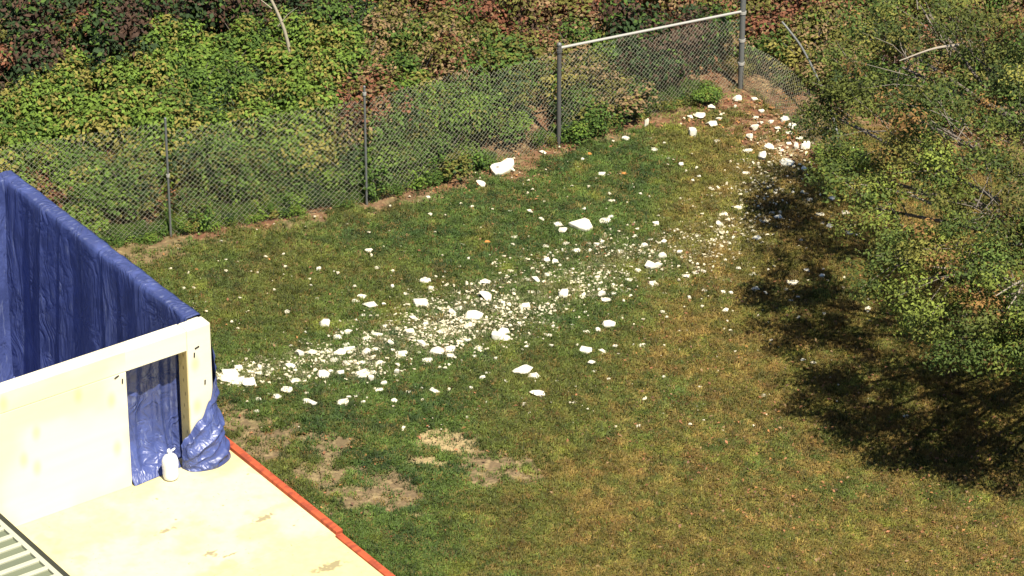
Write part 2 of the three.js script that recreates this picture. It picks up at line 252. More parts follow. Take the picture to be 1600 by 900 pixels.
{
  const grp = new THREE.Group(); grp.position.copy(Q); grp.rotation.y = TURN;
  const hu = (u) => { const k = [[0, 0.40], [0.2, 0.50], [0.42, 0.72], [0.55, 0.98], [0.66, 1.45], [0.8, 1.95], [1, 2.25]]; for (let i = 1; i < k.length; i++) if (u <= k[i][0]) return lerp(k[i - 1][1], k[i][1], ss(0, 1, (u - k[i - 1][0]) / (k[i][0] - k[i - 1][0]))); return 2.2; };
  part(grp, 'wrapped_sheet', grid(150, 110, (u, v) => {
    const h = hu(u), y = v * h, t = Math.pow(clamp(1 - y / 0.85), 0.85), w = 0.05 + 0.24 * t;
    const pts = [[0.84, 0.03], [0.90, 0.03 + w * 0.5], [1.08, w * 0.95], [1.30, w * 1.05], [AE + 0.02 + w * 0.5, w * 0.5], [AE + 0.06 + w * 0.38, -0.16], [AE + 0.075 + w * 0.15, -0.6]];
    const c = new THREE.CatmullRomCurve3(pts.map(([a, b]) => V(a, 0, b))).getPoint(u), env = ss(0, 0.06, v) * ss(1, 0.9, v) * Math.sin(Math.PI * clamp(u * 0.94 + 0.06));
    const k = y * 2.3 - u * 1.9 + 0.5 * fbm(u * 3, y * 3, 2), sw = 1 - Math.abs(2 * (k - Math.floor(k)) - 1), k2 = y * 5.1 - u * 3.1 + fbm(u * 4, y * 5, 2), s2 = 1 - Math.abs(2 * (k2 - Math.floor(k2)) - 1);
    const r = env * (0.055 * (Math.pow(sw, 1.6) - 0.4) + 0.03 * (Math.pow(s2, 1.5) - 0.4) + 0.05 * (fbm(u * 9 + y * 4, y * 9 - u * 7, 3) - 0.5));
    const nx = u < 0.5 ? lerp(-0.4, 0.7, u * 2) : 1, nb = u < 0.6 ? 1 : 0.2; const over = ss(0.88, 1, v);
    let a = c.x + nx * r, b = Math.max(c.z + nb * r, u < 0.6 ? 0.012 : -9); if (u < 0.62) b = lerp(b, 0.012, over * 0.9); else a = lerp(a, AE + 0.03, over * 0.8);
    return L(a, F + 0.008 + y, b);
  }, (u, v) => [u * 0.5, v * 0.4]), tarpM);
  top(grp, 'corner_tarpaulin', 'bunched blue tarpaulin wrapped round the foot of the corner post', 'tarpaulin');
}
// tied white bag in the doorway
{
  const c = at(264, 744, 0.05), [a, b] = toAB(c.x, c.z), grp = new THREE.Group(); grp.position.copy(P(a, F, Math.max(b, 0.02) + 0.06)); grp.rotation.y = TURN;
  const m = new THREE.MeshPhysicalMaterial({ color: new THREE.Color().setRGB(0.82, 0.82, 0.80), roughness: 0.35 });
  const pr = [[0.001, 0], [0.07, 0.002], [0.105, 0.03], [0.116, 0.09], [0.112, 0.17], [0.118, 0.25], [0.116, 0.33], [0.098, 0.385], [0.06, 0.42], [0.026, 0.44], [0.02, 0.46]].map(([x, y]) => new THREE.Vector2(x, y));
  const g = new THREE.LatheGeometry(pr, 28), p = g.attributes.position; for (let i = 0; i < p.count; i++) { const y = p.getY(i), w = Math.atan2(p.getZ(i), p.getX(i)), k = 1 + 0.05 * Math.sin(w * 5 + y * 9) * ss(0, 0.1, y) + 0.04 * Math.sin(w * 2 + 1); p.setX(i, p.getX(i) * k); p.setZ(i, p.getZ(i) * k); } g.computeVertexNormals();
  part(grp, 'bag_body', g, m);
  for (const [s, dx] of [[-1, 0.04], [1, 0.075]]) { const e = new THREE.SphereGeometry(0.03, 10, 8); e.scale(s < 0 ? 1 : 1.5, s < 0 ? 1.1 : 0.5, 0.6); e.rotateZ(s * 0.4); e.translate(s < 0 ? -0.018 : dx - 0.02, s < 0 ? 0.492 : 0.482, 0); part(grp, 'knot_ear', e, m); }
  const nk = new THREE.TorusGeometry(0.021, 0.009, 6, 12); nk.rotateX(Math.PI / 2); nk.translate(0, 0.455, 0); part(grp, 'knot', nk, m);
  top(grp, 'tied_bag', 'white tied plastic bag standing in the doorway', 'bag');
}
// ribbed awning at the corner of the picture
{
  const h = 2.45, p0 = at(0, 812, h), [a0, b0] = toAB(p0.x, p0.z), p1 = at(112, 900, h), ae = (a0 + toAB(p1.x, p1.z)[0]) / 2;
  const grp = new THREE.Group(); grp.position.copy(Q); grp.rotation.y = TURN;
  const pan = mat(0.165, 0.185, 0.115, 0.7), pan2 = mat(0.145, 0.165, 0.105, 0.7), rib = mat(0.50, 0.50, 0.36, 0.6), edge = mat(0.035, 0.037, 0.022, 0.7);
  const n = 18, st = 0.235, w = 3.2;
  for (let i = 0; i < n; i++) { const b = b0 - 1.2 + i * st; part(grp, 'roof_pan', boxAB(ae - w, ae - 0.13, h - 0.03, h - 0.012 + 0.002 * (i % 2), b + 0.04, b + st - 0.04, 0.004), i % 3 ? pan : pan2); part(grp, 'roof_rib', boxAB(ae - w, ae - 0.10, h - 0.034, h + 0.018, b - 0.038, b + 0.038, 0.012), rib); }
  const bl = b0 - 1.25, br = b0 - 1.2 + n * st;
  part(grp, 'flashing_strip', boxAB(ae - 0.125, ae - 0.052, h - 0.03, h + 0.022, bl, br, 0.008), rib);
  part(grp, 'gutter', boxAB(ae - 0.05, ae + 0.035, h - 0.10, h + 0.01, bl, br, 0.015), edge);
  for (const b of [bl + 0.1, br - 0.1]) part(grp, 'support_post', boxAB(ae - 0.10, ae - 0.02, F, h - 0.104, b - 0.04, b + 0.04), edge);
  for (const b of [bl + 0.1, br - 0.1]) part(grp, 'support_post', boxAB(ae - w + 0.02, ae - w + 0.1, F, h - 0.036, b - 0.04, b + 0.04), edge);
  top(grp, 'ribbed_awning', 'grey green ribbed awning with dark gutter beside the patio', 'awning');
}

// ---------- chain link fence ----------
const wireM = mat(0.40, 0.385, 0.27, 0.5, { metalness: 0.3 }), pipeM = mat(0.20, 0.205, 0.19, 0.55, { metalness: 0.4 }), railM = mat(0.50, 0.48, 0.42, 0.5, { metalness: 0.3 }), oldM = mat(0.10, 0.095, 0.085, 0.8);
function netting(f, Lu, h0, h1, s, r) {                          // crossing wires on the sheet f(u m, v m)
  const gs = [];
  for (const sg of [1, -1]) for (let k = -Math.ceil(Math.max(h0, h1) / s); k < (Lu + Math.max(h0, h1)) / s; k++) {
    const pts = []; const N = 12, hm = Math.max(h0, h1);
    for (let i = 0; i <= N; i++) { const v = i / N * hm, u = k * s + sg * v; if (u < 0 || u > Lu || v > lerp(h0, h1, u / Lu)) continue; pts.push(f(u, v, sg)); }
    if (pts.length > 1) gs.push(tube(pts, sg > 0 ? r * 1.25 : r * 0.8, 3));
  }
  return mergeGeometries(gs);
}
{
  const grp = new THREE.Group(); grp.position.copy(FP[0]); const o = FP[0], y0 = (p) => bank(p.x, p.z) - 0.02;
  for (let i = 1; i < FP.length; i++) {
    const A = FP[i - 1].clone().sub(o), B = FP[i].clone().sub(o), Lu = A.distanceTo(B), d = B.clone().sub(A).normalize(), nrm = V(-d.z, 0, d.x), ya = y0(FP[i - 1]), yb = y0(FP[i]);
    const m = part(grp, 'chain_link_mesh', netting((u, v, sg) => A.clone().addScaledVector(d, u).addScaledVector(nrm, sg * 0.0035 + 0.03 * Math.sin(u * 2.1 + i) * Math.sin(v * 1.6)).setY(lerp(ya, yb, u / Lu) + v + 0.02), Lu, FH[i - 1], FH[i], 0.09, 0.0025), wireM); m.userData.kind = 'stuff';
  }
  FP.forEach((p, i) => {
    const q = p.clone().sub(o), r = i === 4 ? 0.05 : i === 3 ? 0.038 : 0.02, h = i === 4 ? 2.5 : FH[i] + 0.06;
    const ps = part(grp, i === 4 ? 'corner_post' : 'line_post', tube([q.clone().setY(-0.3), q.clone().setY(h)], r, 12), i === 3 ? oldM : pipeM);
    if (i < 4) { const c = new THREE.SphereGeometry(r * 1.15, 10, 6); c.translate(q.x, h, q.z); part(ps, 'post_cap', c, pipeM); }
    for (const hh of i === 4 ? [1.48, 0.95, 0.5] : i === 1 ? [1.15] : [FH[i] * 0.98]) { const c = new THREE.CylinderGeometry(r + 0.012, r + 0.012, 0.05, 12); c.translate(q.x, hh + y0(p), q.z); part(ps, 'clamp_band', c, i === 3 ? oldM : railM); }
  });
  part(grp, 'top_rail', tube([FP[3].clone().sub(o).setY(FH[3]), FP[4].clone().sub(o).setY(FH[4])], 0.024, 10), railM);
  top(grp, 'chain_link_fence', 'grey chain link fence along the back of the lawn', 'fence');
}
{
  const grp = new THREE.Group(); const o = FP[4]; grp.position.copy(o);
  const e0 = at(1285, 262, 0.02), e1 = at(1305, 200, 0.55), t0 = at(1163, 66, 0.82), m0 = at(1215, 175, 0.0), m1 = at(1232, 105, 0.62);
  const bot = new THREE.CatmullRomCurve3([o.clone().setY(0.03), m0, e0]), topc = new THREE.CatmullRomCurve3([t0, m1, e1]), Lu = bot.getLength();
  const m = part(grp, 'chain_link_mesh', netting((u, v, sg) => { const b = bot.getPoint(u / Lu), t = topc.getPoint(u / Lu); return b.lerp(t, v).add(V(0, 0.06 * Math.sin(v * 3) * Math.sin(u * 2) + sg * 0.003, 0.1 * Math.sin(v * 3.1))).sub(o); }, Lu, 1, 1, 0.088, 0.0026), wireM); m.userData.kind = 'stuff';
  part(grp, 'bent_rail', tube(new THREE.CatmullRomCurve3([at(1222, 34, 1.3), at(1235, 50, 1.18), at(1254, 76, 1.02), at(1300, 178, 0.5), at(1318, 252, 0.0)].map((p) => p.sub(o))).getPoints(16), 0.02, 8), pipeM);
  top(grp, 'collapsed_fence_panel', 'sagging chain link panel collapsed beside the tall corner post', 'fence');
}

// ---------- foliage ----------
const leafM = (r, g, b, t = 0.25) => new THREE.MeshPhysicalMaterial({ color: new THREE.Color().setRGB(r, g, b), vertexColors: true, roughness: 0.7, specularIntensity: 0.4, transmission: t, thickness: 0, side: THREE.DoubleSide });
class Leaves {
  constructor() { this.p = []; this.n = []; this.c = []; this.i = []; }
  add(x, y, z, out, len, wid, col) {                              // one folded leaf, its blade turned roughly towards out
    const d = V(rr(-1, 1), rr(-0.9, 0.5), rr(-1, 1)).normalize(); const nr = out.clone().add(V(rr(-0.8, 0.8), rr(-0.3, 0.9), rr(-0.8, 0.8))).normalize();
    d.addScaledVector(nr, -d.dot(nr)).normalize(); const s = d.clone().cross(nr), k = this.p.length / 3, f = wid * 0.25;
    const b = V(x, y, z), tip = b.clone().addScaledVector(d, len).addScaledVector(nr, -len * 0.2), mid = b.clone().addScaledVector(d, len * 0.45);
    for (const q of [b, mid.clone().addScaledVector(s, wid).addScaledVector(nr, f), tip, mid.clone().addScaledVector(s, -wid).addScaledVector(nr, f)]) { this.p.push(q.x, q.y, q.z); this.n.push(nr.x, nr.y, nr.z); this.c.push(...col); }
    this.i.push(k, k + 1, k + 2, k, k + 2, k + 3);
  }
  geo() { const g = new THREE.BufferGeometry(); g.setAttribute('position', new THREE.Float32BufferAttribute(this.p, 3)); g.setAttribute('normal', new THREE.Float32BufferAttribute(this.n, 3)); g.setAttribute('color', new THREE.Float32BufferAttribute(this.c, 3)); g.setIndex(this.i); return g; }
}
const barkM = mat(0.15, 0.125, 0.10, 0.9), twigM = mat(0.30, 0.27, 0.22, 0.9), deadM = mat(0.13, 0.075, 0.045, 0.95);
// a mound of leaves about 1 m across and high, kinds by leaf size, openness and tint
function moundGeo(n, lump, size, tints, open = 0) {
  const L_ = new Leaves(), lobes = [];
  for (let k = 0; k < lump; k++) { const w = rr(0, 6.28), q = Math.sqrt(rnd()) * 0.42; lobes.push([Math.cos(w) * q, rr(0.25, 0.72) * (1 - q * 0.7), Math.sin(w) * q, rr(0.16, 0.3)]); }
  const tl = lobes.map(() => tints[Math.floor(rnd() * tints.length)]);
  for (let k = 0; k < n; k++) {
    const li = Math.floor(rnd() * lobes.length), [x, y, z, r] = lobes[li]; const d = V(rr(-1, 1), rr(-0.55, 1), rr(-1, 1)).normalize(), q = r * (rnd() < 0.8 ? rr(0.75, 1.08) : rr(0.2, 1.3 + open));
    const yy = y + d.y * q * 0.9; if (yy < 0.01) continue; const tint = rnd() < 0.8 ? tl[li] : tints[Math.floor(rnd() * tints.length)], v = rr(0.65, 1.35);
    L_.add(x + d.x * q, yy, z + d.z * q, d.clone().add(V(0, 0.5, 0)).normalize(), size * rr(0.7, 1.35), size * rr(0.22, 0.4), tint.map((c) => c * v));
  }
  return L_.geo();
}
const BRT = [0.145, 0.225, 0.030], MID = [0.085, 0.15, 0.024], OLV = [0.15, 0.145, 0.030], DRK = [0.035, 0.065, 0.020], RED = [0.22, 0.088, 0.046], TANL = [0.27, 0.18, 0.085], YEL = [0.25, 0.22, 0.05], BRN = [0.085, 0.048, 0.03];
const stemGeo = (n, h) => mergeGeometries(Array.from({ length: n }, () => { const w = rr(0, 6.28), q = rr(0.1, 0.42), hh = rr(0.5, 1) * h; return tube([V(0.05 * Math.cos(w), 0, 0.05 * Math.sin(w)), V(q * 0.5 * Math.cos(w), hh * 0.55, q * 0.5 * Math.sin(w)), V(q * Math.cos(w + 0.3), hh, q * Math.sin(w + 0.3))], [0.012, 0.004], 4); }));
const KIND = {
  bright: { tints: [BRT, BRT, MID, YEL, BRT], size: 0.062, n: 2500, lump: 12 },
  mid: { tints: [MID, MID, BRT, DRK, OLV], size: 0.056, n: 2500, lump: 12 },
  olive: { tints: [OLV, MID, OLV, TANL, YEL], size: 0.054, n: 2200, lump: 11 },
  rust: { tints: [RED, TANL, RED, OLV, BRN, MID], size: 0.060, n: 1600, lump: 10, open: 0.4 },
  dark: { tints: [DRK, BRN, DRK, MID, BRN], size: 0.066, n: 1600, lump: 10, open: 0.3 },
};
const LF = leafM(1, 1, 1);
for (const k of Object.values(KIND)) { k.geo = [0, 1, 2].map(() => moundGeo(k.n, k.lump, k.size, k.tints, k.open || 0)); k.stem = [0, 1].map(() => stemGeo(7, 0.75)); }
const SHRUB = { bright: ['vine_shrub', 'bright green shrub'], mid: ['leafy_shrub', 'mid green shrub'], olive: ['olive_shrub', 'olive yellow shrub'], rust: ['dry_shrub', 'rust red withered shrub'], dark: ['dark_shrub', 'dark brownish shrub'] };
function where(px, s) {                                            // which stretch of the thicket
  const bay = px < 267 ? 'left of the leftmost fence post' : px < 573 ? 'between the two thin fence posts' : px < 873 ? 'left of the dark post' : px < 1157 ? 'behind the pale top rail' : 'right of the tall corner post';
  return (s < 2.2 ? 'close behind the fence, ' : s < 4.6 ? 'midway up the thicket, ' : 'atop the thicket, ') + bay;
}
function shrub(kind, x, z, w, h, y, label, name, group) {
  const k = KIND[kind], grp = new THREE.Group(); grp.position.set(x, y, z); grp.rotation.y = rr(0, 6.28); grp.scale.set(w, h, w);
  part(grp, 'foliage', k.geo[Math.floor(rnd() * 3)], LF); part(grp, 'stems', k.stem[Math.floor(rnd() * 2)], kind === 'dark' || kind === 'rust' ? deadM : barkM);
  return top(grp, name || SHRUB[kind][0], label, 'shrub', group);
}
function pxOf(p) { const v = p.clone().sub(CP), z = v.dot(FW); return [800 + FOCAL * v.x / z, 450 - FOCAL * v.dot(UPV) / z]; }
{
  const spots = [];
  for (let x = -11.2; x < 11.6; x += 0.86) for (let s = 0.42; s < 11; s += 0.80) {
    const xx = x + rr(-0.36, 0.36), zz = fenceZ(xx) - s * 0.94 + rr(-0.3, 0.1); if (behind(xx, zz) < 0.34 || xx > 4.6 && zz > -4.6) continue;
    const y = bank(xx, zz), [px, py] = pxOf(V(xx, y + 0.5, zz)); if (px < -60 || px > 1660 || py < -75 || py > 480) continue;
    
    spots.push([xx, zz, y, px, py, behind(xx, zz), px > 1110 && px < 1260 && behind(xx, zz) < 0.7 || px > 735 && px < 835 && behind(xx, zz) < 0.75 ? 0.5 : behind(xx, zz) < 0.6 ? 0.8 : 1]);
  }
  for (const [x, z, y, px, py, s, sm] of spots) {
    const n = fbm(x * 0.6 + 5, z * 0.6 + 2, 3), q = rnd(); let kind;
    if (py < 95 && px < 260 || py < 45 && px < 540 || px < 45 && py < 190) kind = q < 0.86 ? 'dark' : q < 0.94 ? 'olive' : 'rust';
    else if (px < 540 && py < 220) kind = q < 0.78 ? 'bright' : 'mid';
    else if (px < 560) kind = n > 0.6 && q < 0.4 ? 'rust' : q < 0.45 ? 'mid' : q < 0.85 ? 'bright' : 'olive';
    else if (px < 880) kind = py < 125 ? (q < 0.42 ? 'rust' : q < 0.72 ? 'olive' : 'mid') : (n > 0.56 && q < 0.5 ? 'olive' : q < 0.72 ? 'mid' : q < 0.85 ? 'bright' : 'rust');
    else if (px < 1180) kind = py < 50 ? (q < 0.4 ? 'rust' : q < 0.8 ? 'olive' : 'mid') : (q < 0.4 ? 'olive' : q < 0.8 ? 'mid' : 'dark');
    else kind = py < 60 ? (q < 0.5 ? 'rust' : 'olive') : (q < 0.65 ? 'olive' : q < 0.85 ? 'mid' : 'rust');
    if (s < 1.1 && kind === 'rust') kind = 'mid';
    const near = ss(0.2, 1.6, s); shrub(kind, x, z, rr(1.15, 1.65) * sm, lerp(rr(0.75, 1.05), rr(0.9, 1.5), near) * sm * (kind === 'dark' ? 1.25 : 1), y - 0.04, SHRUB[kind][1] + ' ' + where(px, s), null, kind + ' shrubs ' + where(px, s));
  }
}
// the thicket goes on over the bank as one mass
{
  const im = new THREE.InstancedMesh(KIND.olive.geo[1], LF, 1500), M = new THREE.Matrix4(); let n = 0;
  for (let x = -22; x < 24; x += 1.25) for (let z = -4; z > -30; z -= 1.25) { const xx = x + rr(-0.4, 0.4), zz = z + rr(-0.4, 0.4), y = bank(xx, zz), [px, py] = pxOf(V(xx, y + 0.5, zz)); if (behind(xx, zz) < 0.6 || px > -60 && px < 1660 && py > -75) continue; const w = rr(1.5, 2.1); M.makeRotationY(rr(0, 6.28)).scale(V(w, rr(0.9, 1.7), w)).setPosition(xx, y - 0.05, zz); if (n < 1500) im.setMatrixAt(n++, M); }
  im.count = n; top(im, 'thicket', 'dense olive thicket covering the bank beyond the shrubs', 'thicket', null, 'stuff');
}
// plants in front of the fence
for (const [px, py, w, h, kind, name, label] of [[912, 212, 0.85, 0.75, 'mid', 'leafy_bush', 'dark green bush in front of the fence beside the old post'], [1098, 158, 0.62, 0.5, 'bright', 'leafy_bush', 'small green bush at the fence foot left of the corner post'], [1310, 258, 0.9, 0.5, 'bright', 'leafy_bush', 'low green bush beside the collapsed fence panel']]) { const p = at(px, py); shrub(kind, p.x, p.z, w, h, -0.02, label, name); }
for (let px = 150; px < 1130; px += 17) {                         // low weeds tucked against the foot of the fence
  const x = at(px, 300).x, z0 = fenceZ(x), g = pxOf(V(x, 0, z0)); const z = z0 - rr(0.12, 0.3); if (g[0] > 745 && g[0] < 830 && rnd() < 0.7) continue;
  shrub(g[0] > 900 ? (rnd() < 0.5 ? 'olive' : 'mid') : rnd() < 0.7 ? 'mid' : 'bright', x + rr(-0.05, 0.05), z, rr(0.36, 0.62), rr(0.28, 0.55), -0.03, 'low weed clump at the fence foot, ' + where(g[0], 9).slice(18), 'weed_clump', 'weed clumps at the fence foot, ' + where(g[0], 9).slice(18));
}
// bare pale sapling leaning over the thicket, and thin dark stems
{
  const b = at(462, 128, 0.5), t = at(404, -40, 2.6), g = new THREE.Group(); b.y = bank(b.x, b.z) - 0.1; g.position.copy(b); t.sub(b);
  const mid = t.clone().multiplyScalar(0.5).add(V(0.12, 0.05, 0)), tr = part(g, 'trunk', tube(new THREE.CatmullRomCurve3([V(0, 0, 0), mid, t]).getPoints(10), [0.04, 0.022], 7), mat(0.42, 0.36, 0.25, 0.9));
  for (const [f, dx, dy] of [[0.55, 0.35, 0.4], [0.7, -0.4, 0.35]]) { const s = t.clone().multiplyScalar(f).add(V(0.1 * (1 - f), 0.02, 0)); part(g, 'branch', tube([s, s.clone().add(V(dx * 0.5, dy * 0.6, 0.05)), s.clone().add(V(dx, dy, 0.1))], [0.013, 0.004], 5), tr.material); }
  top(g, 'leaning_sapling', 'bare pale sapling trunk leaning over the bright green shrubs', 'tree');
}
for (let k = 0; k < 16; k++) {
  const p = at(rr(10, 520), rr(-10, 75), 0.4), h = rr(1.2, 2.4), g = new THREE.Group(); p.y = bank(p.x, p.z) - 0.1; g.position.copy(p);
  const dx = rr(-0.3, 0.3), dz = rr(-0.2, 0.2); part(g, 'stem', tube([V(0, 0, 0), V(dx * 0.3, h * 0.5, dz), V(dx, h, dz * 0.5)], [rr(0.018, 0.032), 0.008], 6), k % 3 ? deadM : twigM);
  const lv = new Leaves(); for (let q = 0; q < 130; q++) { const t = rr(0.3, 1), d = V(rr(-1, 1), rr(-1, 1), rr(-1, 1)).normalize(); lv.add(dx * t * t + d.x * 0.22, h * t + d.y * 0.2, dz * (t < 0.5 ? t * 2 : 1.5 - t) + d.z * 0.22, d, 0.11, 0.022, (rnd() < 0.6 ? BRN : rnd() < 0.5 ? RED : OLV).map((c) => c * rr(0.6, 1.3))); }
  part(g, 'dead_leaves', lv.geo(), LF);
  top(g, 'withered_weed', 'thin withered weed with brown leaves above the dark undergrowth', 'plant', 'withered weeds above the dark undergrowth');
}
// the broad tree at the right
{
  const base = V(9.9, 0, 2.4), g = new THREE.Group(); g.position.copy(base);
  const lob = [[1325, 125, 62, 2.9], [1290, 175, 40, 2.5], [1410, 105, 85, 4.2], [1520, 85, 85, 4.6], [1590, 190, 85, 4.4], [1480, 205, 95, 4.3], [1385, 215, 75, 3.6], [1318, 265, 46, 3.1], [1352, 322, 56, 3.2], [1455, 272, 55, 3.8], [1425, 385, 45, 3.2], [1540, 325, 95, 4.1], [1400, 415, 66, 3.1], [1490, 430, 88, 3.4], [1575, 460, 78, 3.4], [1502, 540, 48, 2.6], [1445, 500, 40, 2.6], [1592, 555, 46, 2.6], [1690, 290, 120, 4.2], [1700, 470, 100, 3.4], [1660, 110, 110, 4.8], [1615, 500, 80, 3.0], [1690, 540, 80, 2.9], [1645, 395, 85, 3.2], [1680, 450, 80, 3.0], [1365, 45, 50, 3.6], [1450, 20, 60, 4.6]];
  const lv = new Leaves(), twigs = [], trunkTop = V(-0.25, 1.5, 0.2);
  part(g, 'trunk', tube(new THREE.CatmullRomCurve3([V(0, -0.15, 0), V(-0.05, 0.6, 0.05), trunkTop, V(-0.2, 2.6, 0.5)]).getPoints(10), [0.24, 0.13], 10), barkM);
  for (const [px, py, pr, h] of lob) {
    const c = at(px, py, h).sub(base), R = pr / 97, nC = Math.round(11 + 22 * R * R); const st = trunkTop.clone().lerp(V(-0.2, 2.6, 0.5), rnd());
    const bend = st.clone().lerp(c, 0.5).add(V(rr(-0.3, 0.3), rr(-0.3, 0.15), rr(-0.3, 0.3)));
    part(g, 'limb', tube(new THREE.CatmullRomCurve3([st, bend, c]).getPoints(9), [0.055, 0.018], 7), barkM);
    const lt = rr(0.78, 1.25);
    for (let k = 0; k < nC; k++) {
      const d = V(rr(-1, 1), rr(-0.7, 1), rr(-1, 1)).normalize(), q = R * (rnd() < 0.7 ? rr(0.65, 1.05) : rr(0.2, 1.2)), cc = c.clone().add(V(d.x * q, d.y * q * 0.8, d.z * q)), cr = rr(0.15, 0.33), fork = c.clone().lerp(bend, rr(0, 0.35)).add(V(rr(-0.2, 0.2), rr(-0.1, 0.15), rr(-0.2, 0.2)));
      const m = fork.clone().lerp(cc, 0.5).add(V(rr(-0.08, 0.08), rr(0, 0.1), rr(-0.08, 0.08))); if (k % 2) twigs.push(tube([fork, m, cc.clone().addScaledVector(d, cr * 0.5)], [0.011, 0.003], 4));
      const qk = rnd(), tint = py > 255 && qk > 0.3 ? (qk < 0.62 ? [0.165, 0.205, 0.034] : [0.085, 0.125, 0.024]) : qk < 0.06 ? [0.22, 0.125, 0.04] : qk < 0.17 ? [0.18, 0.175, 0.036] : qk < 0.55 ? [0.115, 0.138, 0.026] : [0.07, 0.102, 0.022];
      const nl = Math.round(78 * (cr / 0.2) ** 2 * rr(0.7, 1.3));
      for (let i = 0; i < nl; i++) { const e = V(rr(-1, 1), rr(-0.8, 1), rr(-1, 1)).normalize(), w = cr * Math.sqrt(rnd()) * 1.15, v = rr(0.6, 1.45) * lt * (0.8 + 0.5 * hash(k, 31)); lv.add(cc.x + e.x * w, cc.y + e.y * w * 0.7, cc.z + e.z * w, e.clone().add(V(0, 0.6, 0.1)).normalize(), rr(0.04, 0.085), rr(0.011, 0.022), tint.map((t) => t * v)); }
    }
  }
  part(g, 'twigs', mergeGeometries(twigs), mat(0.19, 0.165, 0.13, 0.95)).userData.kind = 'stuff';
  for (const [a, b] of [[[1480, 330, 3.3], [1345, 288, 3.5]], [[1470, 318, 3.3], [1400, 300, 3.5]], [[1620, 430, 3.3], [1556, 462, 3.7]], [[1600, 440, 3.3], [1575, 482, 3.6]], [[1520, 440, 3.2], [1440, 415, 3.6]], [[1500, 70, 4.8], [1405, 95, 4.9]]]) { const p0 = at(...a).sub(base), p1 = at(...b).sub(base), m = p0.clone().lerp(p1, 0.5).add(V(0.04, 0.08, 0.03)); part(g, 'bare_branch', tube(new THREE.CatmullRomCurve3([p0, m, p1]).getPoints(7), [0.028, 0.007], 6), mat(0.34, 0.29, 0.22, 0.9)); }
  part(g, 'crown', lv.geo(), LF);
  top(g, 'broadleaf_tree', 'broad olive green tree shading the right side of the lawn', 'tree');
}

